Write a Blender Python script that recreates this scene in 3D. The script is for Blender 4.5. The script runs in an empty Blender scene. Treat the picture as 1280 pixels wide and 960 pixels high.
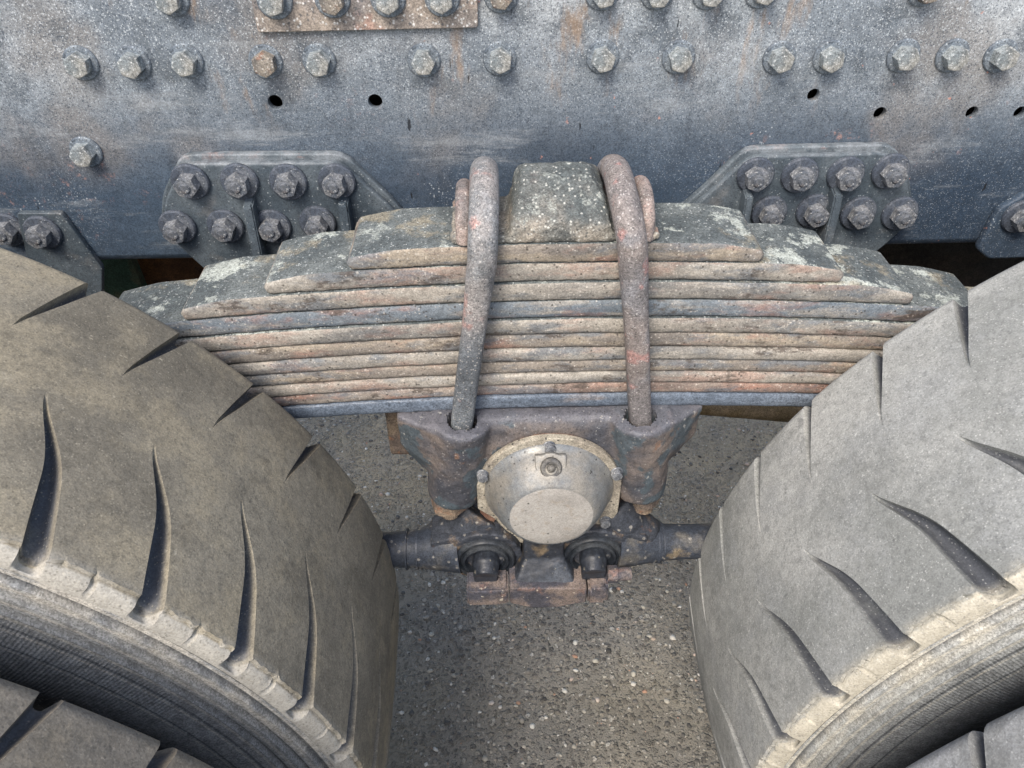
import bpy, bmesh, math, random
import numpy as np
from mathutils import Vector, Matrix, Euler, noise
R = math.radians
rnd = random.Random(7)
S = bpy.context.scene
COL = S.collection
# ------------------------------------------------------------------ camera
cd = bpy.data.cameras.new('camera'); cam = bpy.data.objects.new('camera', cd); COL.objects.link(cam)
cx, cy, cz = -0.00927, -0.54786, 0.76568
rt = Vector((0.99953099, -0.03024836, -0.00477787)); up = Vector((0.02309901, 0.64227338, 0.76612749)); fw = Vector((0.02010541, 0.76587854, -0.64267086))
M = Matrix((rt, up, -fw)).transposed().to_4x4(); M.translation = (cx, cy, cz)
cam.matrix_world = M
cd.sensor_width = 36; cd.lens = 36 * 959.5 / 1280; cd.clip_start = .01; cd.clip_end = 3000
S.camera = cam
# ------------------------------------------------------------------ sky, sun, exposure
W = bpy.data.worlds.new('World'); S.world = W; W.use_nodes = True
nt = W.node_tree; bg = nt.nodes['Background']
sky = nt.nodes.new('ShaderNodeTexSky'); sky.sky_type = 'NISHITA'; sky.sun_disc = False
SUN_EL, SUN_AZ = 52, 205            # azimuth clockwise from +Y: behind the camera, a little to the left
sky.sun_elevation = R(SUN_EL); sky.sun_rotation = R(SUN_AZ); sky.air_density = 1.0; sky.dust_density = 3.5; sky.ozone_density = .6
nt.links.new(sky.outputs[0], bg.inputs[0]); bg.inputs[1].default_value = .13
sd = bpy.data.lights.new('sun', 'SUN'); sd.energy = 1.5; sd.angle = R(24); sd.color = (1, .95, .88)
so = bpy.data.objects.new('sun', sd); COL.objects.link(so)
dv = Vector((math.sin(R(SUN_AZ)) * math.cos(R(SUN_EL)), math.cos(R(SUN_AZ)) * math.cos(R(SUN_EL)), math.sin(R(SUN_EL))))
so.rotation_euler = (-dv).to_track_quat('-Z', 'Y').to_euler()
S.view_settings.view_transform = 'Standard'; S.view_settings.look = 'None'; S.view_settings.gamma = 1
S.view_settings.exposure = 1.05

# ------------------------------------------------------------------ materials
def mat(name, base, layers=(), rough=.75, metal=0, bumps=((60, .4, .002), (400, .5, .0008)), rlayers=True, spec=.35, extra=None, grain=.3):
    m = bpy.data.materials.new(name); m.use_nodes = True; t = m.node_tree; N = t.nodes; L = t.links
    b = N['Principled BSDF']; b.inputs['Metallic'].default_value = metal; b.inputs['Roughness'].default_value = rough
    b.inputs['Specular IOR Level'].default_value = spec
    tc = N.new('ShaderNodeTexCoord'); sep = N.new('ShaderNodeSeparateXYZ'); L.new(tc.outputs['Object'], sep.inputs[0])
    def noi(s, d=4, st=(1, 1, 1), seed=None, r=.55, dist=0):
        mp = N.new('ShaderNodeMapping'); L.new(tc.outputs['Object'], mp.inputs[0]); mp.inputs['Scale'].default_value = st
        k = rnd.random() * 40 if seed is None else seed
        mp.inputs['Location'].default_value = (k, k * .7, k * 1.3)
        n = N.new('ShaderNodeTexNoise'); n.inputs['Scale'].default_value = s; n.inputs['Detail'].default_value = d
        n.inputs['Roughness'].default_value = r; n.inputs['Distortion'].default_value = dist
        L.new(mp.outputs[0], n.inputs[0]); return n.outputs[0]
    def rng(v, a, c, o0=0., o1=1.):
        r = N.new('ShaderNodeMapRange'); r.interpolation_type = 'SMOOTHSTEP'
        r.inputs[1].default_value = a; r.inputs[2].default_value = c; r.inputs[3].default_value = o0; r.inputs[4].default_value = o1
        L.new(v, r.inputs[0]); return r.outputs[0]
    def mth(op, a, c):
        q = N.new('ShaderNodeMath'); q.operation = op
        for i, x in enumerate((a, c)):
            if isinstance(x, (int, float)): q.inputs[i].default_value = x
            else: L.new(x, q.inputs[i])
        return q.outputs[0]
    def mix(f, a, c):
        q = N.new('ShaderNodeMix'); q.data_type = 'RGBA'
        if isinstance(f, (int, float)): q.inputs[0].default_value = f
        else: L.new(f, q.inputs[0])
        for i, x in ((6, a), (7, c)):
            if isinstance(x, tuple): q.inputs[i].default_value = (*x, 1)
            else: L.new(x, q.inputs[i])
        return q.outputs[2]
    if isinstance(base, tuple): col = base
    else: col = base
    rad = None
    H = dict(N=N, L=L, noi=noi, rng=rng, mth=mth, mix=mix, tc=tc, sep=sep, b=b, t=t)
    def spots(sc, p, soft=.22):
        mp = N.new('ShaderNodeMapping'); L.new(tc.outputs['Object'], mp.inputs[0]); k = rnd.random() * 9; mp.inputs['Location'].default_value = (k, k * .7, k * 1.3)
        v = N.new('ShaderNodeTexVoronoi'); v.inputs['Scale'].default_value = sc; L.new(mp.outputs[0], v.inputs[0])
        c = N.new('ShaderNodeSeparateColor'); L.new(v.outputs['Color'], c.inputs[0])
        return mth('MULTIPLY', rng(c.outputs[0], 1 - p, 1 - p + .03), rng(v.outputs['Distance'], .62, .62 - soft * 1.6))
    for l in layers:
        if 'attr' in l:
            at = N.new('ShaderNodeAttribute'); at.attribute_name = l['attr']; f = mth('MULTIPLY', rng(at.outputs['Fac'], l['lo'], l['hi']), rng(noi(l['s'], 6, r=.7), .25, .5, l['f'] * .55, l['f']))
        elif l['s'] >= 180:
            f = mth('MULTIPLY', spots(l['s'] * 1.25, l.get('p', max(.03, (.74 - l['lo']) * 1.1))), l.get('f', 1))
        else: f = rng(noi(l['s'], l.get('d', 4), l.get('st', (1, 1, 1)), r=l.get('r', .55), dist=l.get('dist', 0)), l['lo'], l['hi'], 0, l.get('f', 1))
        if 'm' in l:      # patches: a second noise gates the first
            f = mth('MULTIPLY', f, rng(noi(l['m'][0], 3), l['m'][1], l['m'][2]))
        if 'ax' in l:     # a deposit that lies on a stretch of the object
            a, lo, hi = l['ax']; f = mth('MULTIPLY', f, rng(sep.outputs[a], lo, hi))
        if 'rad' in l:    # ring on a wheel: distance from the axle
            if rad is None:
                rad = mth('SQRT', mth('ADD', mth('POWER', sep.outputs[0], 2), mth('POWER', sep.outputs[2], 2)), 0)
            lo, hi = l['rad']; f = mth('MULTIPLY', f, rng(rad, lo, hi))
        if 'rings' in l:  # ring bands: groove shading painted dark, dust on the ribs
            g = None
            for r0, w in l['rings']:
                q = rng(mth('ABSOLUTE', mth('SUBTRACT', rad, r0), 0), w, w * .4)
                g = q if g is None else mth('MAXIMUM', g, q)
            f = mth('MULTIPLY', f, g)
        col = mix(f, col, l['c'])
    if grain:
        vg = N.new('ShaderNodeTexVoronoi'); vg.inputs['Scale'].default_value = 900; L.new(tc.outputs['Object'], vg.inputs[0])
        cg = N.new('ShaderNodeSeparateColor'); L.new(vg.outputs['Color'], cg.inputs[0])
        gv = mth('MULTIPLY', rng(cg.outputs[0], 0, 1, 1 - grain, 1 + grain), rng(noi(110, 6, r=.7), .25, .75, 1 - grain * .9, 1 + grain * .9))
        vm = N.new('ShaderNodeVectorMath'); vm.operation = 'SCALE'; L.new(gv, vm.inputs['Scale'])
        if isinstance(col, tuple): vm.inputs[0].default_value = col
        else: L.new(col, vm.inputs[0])
        col = vm.outputs[0]
    if isinstance(col, tuple): b.inputs['Base Color'].default_value = (*col, 1)
    else: L.new(col, b.inputs['Base Color'])
    if rlayers:
        L.new(rng(noi(25, 4), .3, .7, max(.15, rough - .13), min(1, rough + .13)), b.inputs['Roughness'])
    prev = None
    for s, st, d in bumps:
        bp = N.new('ShaderNodeBump'); bp.inputs['Strength'].default_value = st; bp.inputs['Distance'].default_value = d
        L.new(noi(s, 5, r=.6), bp.inputs['Height'])
        if prev: L.new(prev, bp.inputs['Normal'])
        prev = bp.outputs[0]
    if extra: prev = extra(H, prev) or prev
    if prev: L.new(prev, b.inputs['Normal'])
    return m

DUST = (.42, .40, .36); TAN = (.36, .29, .20); PINK = (.50, .20, .15); RUST = (.20, .085, .035); WHITE = (.62, .64, .63)
m_web = mat('blue grey frame paint', (.030, .047, .072), [
    dict(c=(.060, .088, .122), s=5, lo=.35, hi=.68, f=.7, d=6),
    dict(c=(.215, .245, .27), s=4, lo=.12, hi=.62, f=.9, ax=(2, .07, .215), d=7, r=.62),
    dict(c=(.45, .475, .485), s=3.4, lo=.42, hi=.64, f=.7, ax=(2, .13, .25), d=8, r=.62),
    dict(c=(.19, .17, .15), s=8, lo=.48, hi=.66, f=.55, ax=(2, .05, .15), d=7),
    dict(c=(.07, .085, .10), s=14, lo=.52, hi=.62, f=.6, ax=(2, .08, .2), d=8, r=.7),
    dict(c=(.025, .038, .06), s=420, lo=.47, hi=.62, f=.6, p=.28),
    dict(c=(.025, .038, .06), s=760, lo=.47, hi=.62, f=.55, p=.26),
    dict(c=(.42, .46, .49), s=700, lo=.57, hi=.66, f=.4, p=.16, m=(7, .40, .60)),
    dict(c=(.56, .60, .62), s=600, lo=.57, hi=.66, f=.6, p=.20, ax=(2, .10, .24)),
    dict(c=(.56, .60, .62), s=360, lo=.57, hi=.66, f=.6, p=.07, ax=(2, .17, .27)),
    dict(c=(.50, .54, .56), s=420, lo=.57, hi=.66, f=.6, p=.10, m=(9, .56, .64)),
    dict(c=(.50, .24, .18), s=60, lo=.70, hi=.73, f=.8, d=3, m=(11, .44, .55)),
    dict(c=(.44, .25, .20), s=60, lo=.55, hi=.66, f=.7, d=8, r=.8, m=(5, .58, .67)),
    dict(c=(.010, .012, .016), s=60, lo=.71, hi=.74, f=.9, d=3, st=(1.8, 1, .4)),
    dict(c=(.30, .20, .12), s=12, lo=.57, hi=.70, f=.65, d=8, r=.7, st=(1.6, 1, .5), ax=(2, .12, .2)),
    dict(c=(.30, .32, .33), s=10, lo=.54, hi=.66, f=.45, d=9, r=.75, st=(.35, 1, 2.2)), dict(c=(.04, .05, .065), s=12, lo=.56, hi=.68, f=.4, d=9, r=.75, st=(2.4, 1, .35)),
], rough=.6, bumps=((9, .22, .006), (60, .2, .001), (450, .4, .0007)), spec=.4, grain=.2)
m_plate = mat('brown dusted plate', (.12, .12, .13), [
    dict(c=(.33, .28, .23), s=12, lo=.3, hi=.62, f=.85),
    dict(c=(.40, .17, .12), s=16, lo=.6, hi=.72, f=.6),
    dict(c=(.62, .62, .60), s=300, lo=.52, hi=.66, f=.75, d=3),
    dict(c=(.07, .075, .085), s=260, lo=.6, hi=.68, f=.7, d=2)], rough=.8)
m_brk = mat('slate bracket paint', (.052, .068, .082), [
    dict(c=(.15, .175, .19), s=10, lo=.38, hi=.66, f=.85, d=7),
    dict(c=(.17, .165, .155), s=18, lo=.57, hi=.70, f=.5, d=7, r=.65),
    dict(c=(.025, .032, .045), s=420, f=.55, lo=.5, hi=.6, p=.2),
    dict(c=(.42, .45, .46), s=460, lo=.63, hi=.70, f=.5, p=.06),
    dict(c=(.30, .19, .165), s=50, lo=.50, hi=.60, f=.6, d=8, r=.75, ax=(2, .118, .123)), dict(c=(.22, .24, .255), s=60, lo=.35, hi=.6, f=.7, d=6, ax=(2, .113, .119))], rough=.55, bumps=((30, .3, .002), (400, .4, .0006)), grain=.18)
m_bolt = mat('dusty steel bolt', (.11, .13, .14), [
    dict(c=(.30, .33, .335), s=30, lo=.30, hi=.58, f=.85), dict(c=(.30, .28, .24), s=22, lo=.5, hi=.66, f=.6),
    dict(c=(.50, .51, .50), s=420, lo=.5, hi=.66, f=.75, p=.22), dict(c=(.05, .055, .06), s=420, lo=.5, hi=.66, f=.7, p=.12),
    dict(c=RUST, s=60, lo=.64, hi=.74, f=.5)], rough=.65, bumps=((250, .6, .0014),))
m_bolt2 = mat('rust stained bolt', (.11, .105, .10), [
    dict(c=(.27, .235, .19), s=45, lo=.35, hi=.6, f=.8), dict(c=(.28, .13, .08), s=70, lo=.58, hi=.68, f=.6),
    dict(c=(.50, .48, .44), s=420, lo=.56, hi=.68, f=.7, p=.2), dict(c=(.05, .05, .05), s=420, lo=.5, hi=.66, f=.7, p=.12)], rough=.7, bumps=((250, .6, .0014),))
m_boltd = mat('dark slate bolt', (.08, .09, .105), [
    dict(c=(.23, .235, .24), s=50, lo=.38, hi=.62, f=.85), dict(c=(.5, .5, .48), s=420, lo=.6, hi=.69, f=.7, p=.09),
    dict(c=(.20, .165, .14), s=34, lo=.60, hi=.70, f=.5), dict(c=(.03, .035, .045), s=420, lo=.5, hi=.66, f=.6, p=.15)], rough=.55, bumps=((250, .5, .0012),))
m_washer = mat('blue grey painted washer', (.075, .095, .12), [dict(c=(.21, .24, .265), s=30, lo=.35, hi=.62, f=.8, d=6), dict(c=(.45, .48, .49), s=420, lo=.5, hi=.6, f=.6, p=.16), dict(c=(.03, .04, .05), s=420, lo=.5, hi=.6, f=.6, p=.18)], rough=.65)
m_washd = mat('slate painted washer', (.055, .066, .085), [dict(c=(.13, .14, .155), s=40, lo=.4, hi=.64, f=.8, d=6), dict(c=(.4, .42, .43), s=460, lo=.5, hi=.6, f=.5, p=.07), dict(c=(.03, .035, .045), s=420, lo=.5, hi=.6, f=.6, p=.15)], rough=.55)
# spring leaves: several tones
def leafmat(name, base, a, bcol, pk=.4, wt=.5):
    return mat(name, base, [
        dict(c=a, s=14, lo=.28, hi=.58, f=.9, st=(.5, 1, 2), d=6),
        dict(c=bcol, s=30, lo=.47, hi=.62, f=.7, st=(.35, 1, 2), d=8, r=.68),
        dict(c=(.31, .17, .125), s=20, lo=.50, hi=.66, f=pk, st=(.5, 1, 1.6), d=8, r=.7),
        dict(c=(.12, .14, .16), s=17, lo=.50, hi=.62, f=.7, st=(.6, 1, 2), d=8, r=.7),
        dict(c=(.075, .06, .05), s=40, lo=.565, hi=.64, f=.8, d=7, r=.7, st=(.4, 1, 1)),
        dict(c=(.58, .53, .45), s=90, lo=.60, hi=.66, f=wt, d=8, r=.75, m=(22, .4, .6)),
        dict(c=(.55, .51, .45), s=420, lo=.6, hi=.7, f=.5, p=.09), dict(c=(.04, .035, .03), s=330, lo=.66, hi=.72, f=.75, p=.06)],
        rough=.85, bumps=((40, .5, .0035), (140, .6, .0018), (420, .4, .0007)), grain=.2)
m_leaf = [leafmat('dusty tan leaf', (.15, .15, .145), (.29, .265, .225), (.36, .335, .29), pk=.45),
          leafmat('brownish leaf', (.135, .125, .115), (.25, .22, .185), (.34, .29, .22), pk=.65),
          leafmat('blue grey leaf', (.10, .125, .15), (.17, .195, .215), (.33, .30, .255), pk=.6),
          leafmat('pinkish leaf', (.12, .10, .09), (.26, .19, .155), (.31, .28, .24), pk=.8)]
m_leaftop = mat('green grey leaf face', (.075, .088, .09), [
    dict(c=(.145, .16, .155), s=18, lo=.4, hi=.65, f=.8, d=7),
    dict(c=(.44, .47, .42), s=20, lo=.535, hi=.575, f=.75, d=9, r=.75, m=(9, .42, .58)),
    dict(c=(.30, .26, .18), s=11, lo=.56, hi=.64, f=.55, d=8, r=.7),
    dict(c=(.03, .037, .042), s=420, lo=.52, hi=.64, f=.6, p=.22),
    dict(c=(.5, .52, .5), s=420, lo=.64, hi=.70, f=.6, p=.10)], rough=.75, bumps=((90, .5, .0015), (350, .6, .001)))
m_leafblue = mat('bare blue steel leaf', (.10, .125, .16), [
    dict(c=(.17, .20, .24), s=20, lo=.4, hi=.66, f=.8, st=(.3, 1, 1)), dict(c=(.26, .20, .15), s=30, lo=.6, hi=.7, f=.5, st=(.3, 1, 1)),
    dict(c=(.05, .06, .08), s=300, lo=.55, hi=.66, f=.6, d=2)], rough=.5, bumps=((300, .4, .0008),))
m_ub1 = mat('slate u bolt steel', (.10, .11, .12), [
    dict(c=(.27, .25, .235), s=16, lo=.25, hi=.50, f=.9, ax=(2, .09, .15), d=6),
    dict(c=(.16, .175, .185), s=22, lo=.42, hi=.6, f=.7),
    dict(c=(.36, .20, .17), s=34, lo=.57, hi=.66, f=.6, d=6),
    dict(c=(.44, .42, .39), s=400, lo=.58, hi=.67, f=.6, d=2), dict(c=(.035, .04, .045), s=420, lo=.6, hi=.68, f=.6, d=2)], rough=.65, bumps=((90, .4, .0012), (400, .5, .0007)))
m_ub2 = mat('pinkish u bolt steel', (.15, .14, .138), [
    dict(c=(.215, .185, .168), s=16, lo=.36, hi=.6, f=.8), dict(c=(.20, .20, .21), s=26, lo=.5, hi=.66, f=.8),
    dict(c=(.38, .19, .165), s=38, lo=.585, hi=.66, f=.55, d=6),
    dict(c=(.44, .42, .40), s=400, lo=.58, hi=.67, f=.55, d=2), dict(c=(.05, .045, .045), s=420, lo=.6, hi=.68, f=.6, d=2)], rough=.65, bumps=((90, .4, .0012), (400, .5, .0007)))
m_pad = mat('dusty clamp casting', (.10, .105, .10), [
    dict(c=(.23, .225, .20), s=18, lo=.38, hi=.6, f=.9),
    dict(c=(.31, .275, .225), s=26, lo=.40, hi=.62, f=.85, d=7),
    dict(c=(.33, .17, .12), s=40, lo=.6, hi=.7, f=.5),
    dict(c=(.075, .088, .088), s=16, lo=.22, hi=.50, f=.85, d=7, r=.65, ax=(2, .016, .026)),
    dict(c=(.30, .32, .29), s=50, lo=.56, hi=.62, f=.6, d=7, r=.7, ax=(2, .014, .022)),
    dict(c=(.06, .065, .065), s=300, lo=.55, hi=.66, f=.7, d=2), dict(c=(.52, .52, .47), s=330, lo=.60, hi=.68, f=.6, d=2)], rough=.8, bumps=((50, .6, .003), (300, .6, .0012)))
m_lip = mat('pinkish dusty guide lip', (.15, .135, .13), [dict(c=(.30, .24, .21), s=26, lo=.4, hi=.6, f=.8, d=6), dict(c=(.36, .20, .17), s=40, lo=.55, hi=.65, f=.5, d=6), dict(c=(.05, .05, .05), s=420, f=.6, lo=.5, hi=.6, p=.12), dict(c=(.5, .48, .44), s=420, f=.6, lo=.5, hi=.6, p=.14)], rough=.8, bumps=((90, .5, .0015), (350, .5, .0008)))
m_cast = mat('weathered saddle casting', (.055, .058, .068), [
    dict(c=(.175, .145, .125), s=11, lo=.38, hi=.60, f=.9, d=7, r=.62),
    dict(c=(.065, .085, .098), s=22, lo=.54, hi=.58, f=.9, d=6),
    dict(c=(.24, .14, .09), s=26, lo=.64, hi=.70, f=.7, d=7, r=.65),
    dict(c=(.11, .112, .128), s=10, lo=.2, hi=.5, f=.85, ax=(2, .099, .105)),
    dict(c=(.40, .39, .36), s=110, lo=.66, hi=.70, f=.6, d=4), dict(c=(.03, .03, .034), s=420, lo=.58, hi=.67, f=.6, p=.15),
    dict(c=(.35, .34, .32), s=420, lo=.58, hi=.67, f=.5, p=.05)], rough=.5, bumps=((40, .5, .003), (300, .4, .0008)), grain=.18)
m_castrust = mat('rusty tan casting', (.12, .095, .08), [
    dict(c=(.24, .185, .13), s=30, lo=.4, hi=.6, f=.8), dict(c=(.32, .14, .07), s=40, lo=.55, hi=.66, f=.7),
    dict(c=(.05, .045, .04), s=300, lo=.6, hi=.68, f=.7, d=2)], rough=.85, bumps=((60, .6, .003), (300, .5, .001)))
m_grease = mat('greasy black iron', (.022, .026, .034), [
    dict(c=(.06, .07, .085), s=25, lo=.45, hi=.66, f=.7), dict(c=(.20, .15, .09), s=22, lo=.60, hi=.70, f=.7),
    dict(c=(.24, .22, .17), s=160, lo=.64, hi=.70, f=.6, d=4)], rough=.45, bumps=((60, .5, .002), (300, .4, .0007)), spec=.5)
m_rod = mat('torque rod paint', (.035, .042, .055), [
    dict(c=(.13, .12, .10), s=22, lo=.50, hi=.66, f=.7), dict(c=(.22, .17, .10), s=22, lo=.60, hi=.70, f=.6, d=7, r=.65),
    dict(c=(.35, .33, .29), s=180, lo=.65, hi=.71, f=.5, d=3)], rough=.5, bumps=((60, .4, .002), (300, .4, .0007)))
m_arm = mat('stained arm casting', (.035, .040, .050), [
    dict(c=(.20, .14, .085), s=30, lo=.54, hi=.70, f=.65, d=7, r=.65), dict(c=(.18, .08, .035), s=34, lo=.60, hi=.70, f=.6, d=6),
    dict(c=(.35, .33, .29), s=180, lo=.65, hi=.71, f=.5, d=3)], rough=.6, bumps=((60, .5, .002), (300, .4, .0008)))
m_purple = mat('dusty bar iron', (.06, .06, .072), [
    dict(c=(.19, .15, .125), s=26, lo=.45, hi=.6, f=.85), dict(c=(.22, .13, .10), s=45, lo=.58, hi=.68, f=.5),
    dict(c=(.5, .45, .36), s=130, lo=.66, hi=.70, f=.7, d=3), dict(c=(.04, .04, .05), s=300, lo=.6, hi=.68, f=.6, d=2)], rough=.7, bumps=((60, .5, .002), (300, .4, .001)))
m_rubber = mat('black rubber bush', (.018, .022, .028), [dict(c=(.05, .055, .06), s=30, lo=.45, hi=.65, f=.8)], rough=.5, bumps=((200, .3, .0005),))
def _alu(H, prev):
    H['b'].inputs['Metallic'].default_value = .3
m_alu = mat('worn aluminium dome', (.15, .165, .175), [
    dict(c=(.25, .26, .26), s=9, lo=.35, hi=.62, f=.8, d=7),
    dict(c=(.30, .275, .23), s=12, lo=.46, hi=.66, f=.75, d=8, r=.68), dict(c=(.09, .09, .085), s=16, lo=.58, hi=.68, f=.5, d=8, r=.7),
    dict(c=(.03, .03, .03), s=330, lo=.68, hi=.71, f=.85, p=.035),
    dict(c=(.05, .05, .05), s=110, lo=.73, hi=.75, f=.9, d=2)], rough=.5, bumps=((200, .3, .0006),), extra=_alu, grain=.15)
m_dustcap = mat('dusty hub face', (.29, .275, .25), [
    dict(c=(.37, .355, .325), s=14, lo=.35, hi=.6, f=.8), dict(c=(.28, .24, .19), s=120, lo=.55, hi=.7, f=.55, d=4),
    dict(c=(.025, .025, .022), s=300, lo=.675, hi=.71, f=.9, p=.03), dict(c=(.52, .50, .46), s=600, lo=.60, hi=.69, f=.35, p=.08)], rough=.85, bumps=((250, .25, .0005),), grain=.12)
m_flange = mat('dusty hub flange', (.27, .24, .19), [
    dict(c=(.38, .35, .28), s=26, lo=.4, hi=.62, f=.8), dict(c=(.17, .15, .125), s=50, lo=.56, hi=.68, f=.6, d=5),
    dict(c=(.03, .03, .03), s=260, lo=.66, hi=.71, f=.9, d=2)], rough=.85, bumps=((200, .4, .0008),))
m_gasket = mat('brown gasket ring', (.13, .065, .045), [dict(c=(.22, .13, .09), s=40, lo=.45, hi=.6, f=.8)], rough=.8)
m_gunk = mat('dark nozzle steel', (.06, .06, .06), [dict(c=(.15, .14, .12), s=60, lo=.45, hi=.6, f=.7)], rough=.35)
# tyres
def tyremat(name, base, a, bb, edge, ring, dark):
    lt = tuple(min(1, x * 1.5) for x in a)
    return mat(name, base, [
        dict(c=a, s=6, lo=.35, hi=.62, f=.9, d=8, r=.6), dict(c=bb, s=13, lo=.46, hi=.62, f=.6, d=9, r=.68),
        dict(c=tuple(x * .72 for x in base), s=9, lo=.52, hi=.66, f=.55, d=9, r=.7),
        dict(c=lt, s=34, lo=.60, hi=.72, f=.35, d=8, r=.72),
        dict(c=dark, s=110, lo=.68, hi=.71, f=.7, d=6, r=.7, st=(1, .3, 1)), dict(c=lt, s=130, lo=.69, hi=.72, f=.7, d=5, st=(.3, 1, 1)),
        dict(c=tuple(x * .5 for x in base), s=200, lo=.7, hi=.8, f=.7, p=.012), dict(c=(.5, .48, .42), s=230, lo=.7, hi=.8, f=.7, p=.008),
        dict(c=tuple(x * .75 for x in base), s=150, lo=.50, hi=.62, f=.4, d=8, r=.75),
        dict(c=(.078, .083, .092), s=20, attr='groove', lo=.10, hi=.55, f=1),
        dict(c=edge, s=22, lo=.20, hi=.38, f=.95, d=7, r=.7, ax=(1, -.1252, -.1270)),
        dict(c=tuple(x * .8 for x in edge), s=22, lo=.38, hi=.52, f=.55, d=7, r=.7, ax=(1, -.117, -.126)),
        dict(c=(.045, .042, .038), s=90, lo=.52, hi=.60, f=.8, d=5, attr2=1, ax=(1, -.1250, -.1258)) if False else dict(c=dark, s=60, lo=.66, hi=.72, f=.4, d=5),
        dict(c=dark, s=420, lo=.50, hi=.64, f=.4, p=.16),
        dict(c=lt, s=560, lo=.59, hi=.68, f=.4, p=.10)],
        rough=.8, bumps=((25, .4, .004), (110, .4, .0014), (330, .35, .0008)), spec=.3, grain=.13)
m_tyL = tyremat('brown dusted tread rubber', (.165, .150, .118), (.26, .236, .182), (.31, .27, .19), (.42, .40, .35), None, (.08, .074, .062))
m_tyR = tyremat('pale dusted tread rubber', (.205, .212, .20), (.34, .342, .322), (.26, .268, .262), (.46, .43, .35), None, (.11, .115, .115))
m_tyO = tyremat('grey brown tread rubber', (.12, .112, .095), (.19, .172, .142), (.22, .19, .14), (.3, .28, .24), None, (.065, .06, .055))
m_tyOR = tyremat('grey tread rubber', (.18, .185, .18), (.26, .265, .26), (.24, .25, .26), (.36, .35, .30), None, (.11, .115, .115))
def sidemat(name, dust1, dust2):
    def ex(H, prev):
        N, L = H['N'], H['L']
        a = N.new('ShaderNodeMath'); a.operation = 'ARCTAN2'; L.new(H['sep'].outputs[0], a.inputs[0]); L.new(H['sep'].outputs[2], a.inputs[1])
        s = H['mth']('SINE', H['mth']('MULTIPLY', a.outputs[0], 900.), 0)
        rad = H['mth']('SQRT', H['mth']('ADD', H['mth']('POWER', H['sep'].outputs[0], 2), H['mth']('POWER', H['sep'].outputs[2], 2)), 0)
        g = H['mth']('MULTIPLY', s, H['rng'](rad, .458, .450))
        bp = N.new('ShaderNodeBump'); bp.inputs['Strength'].default_value = .35; bp.inputs['Distance'].default_value = .0005
        L.new(g, bp.inputs['Height']); L.new(prev, bp.inputs['Normal']); return bp.outputs[0]
    return mat(name, (.05, .056, .063), [
        dict(c=(.10, .112, .122), s=20, lo=.4, hi=.65, f=.8),
        dict(c=dust2, s=10, lo=.15, hi=.4, f=.95, rad=(.385, .435)),
        dict(c=dust1, s=30, lo=.36, hi=.62, f=.9, rad=(.462, .490), d=6),
        dict(c=(.12, .12, .12), s=40, lo=.62, hi=.72, f=.5, d=6),
        dict(c=(.075, .08, .085), s=30, lo=.1, hi=.3, f=.75, rad=(.40, .41), rings=((.4905, .0028), (.4772, .0026), (.4612, .0026), (.4475, .0014), (.4310, .0010))),  # dark rings painted in as shading of the moulded grooves
        dict(c=dust1, s=60, lo=.2, hi=.5, f=.6, rad=(.40, .41), rings=((.4955, .0016), (.4840, .0018), (.4695, .0018), (.4550, .0016), (.4445, .0012), (.4285, .0009))),
        dict(c=(.6, .6, .57), s=480, lo=.62, hi=.70, f=.35, p=.06)], rough=.7, bumps=((60, .3, .001), (300, .4, .0007)), spec=.35, extra=ex)
m_sideL = sidemat('dusty sidewall rubber', (.47, .44, .38), (.27, .275, .27))
m_sideR = sidemat('pale sidewall rubber', (.52, .49, .41), (.34, .35, .34))
m_rim = mat('grey rim paint', (.2, .21, .22), [dict(c=(.3, .28, .24), s=10, lo=.4, hi=.6, f=.8)], rough=.5)
m_back = mat('rust brown crossmember', (.10, .045, .02), [dict(c=(.22, .10, .035), s=9, lo=.4, hi=.62, f=.85), dict(c=(.05, .03, .02), s=60, lo=.55, hi=.7, f=.6)], rough=.8)
m_green = mat('dull green bracket paint', (.04, .085, .055), [dict(c=(.13, .11, .06), s=20, lo=.48, hi=.66, f=.7)], rough=.8)
m_dark = mat('shade dark frame steel', (.045, .04, .035), [dict(c=(.08, .06, .045), s=12, lo=.4, hi=.6, f=.8)], rough=.85)  # near black tone stands in for shade behind the rail
m_tan = mat('dusty ochre bar', (.20, .15, .08), [dict(c=(.27, .21, .13), s=20, lo=.4, hi=.6, f=.8)], rough=.9)
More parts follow.
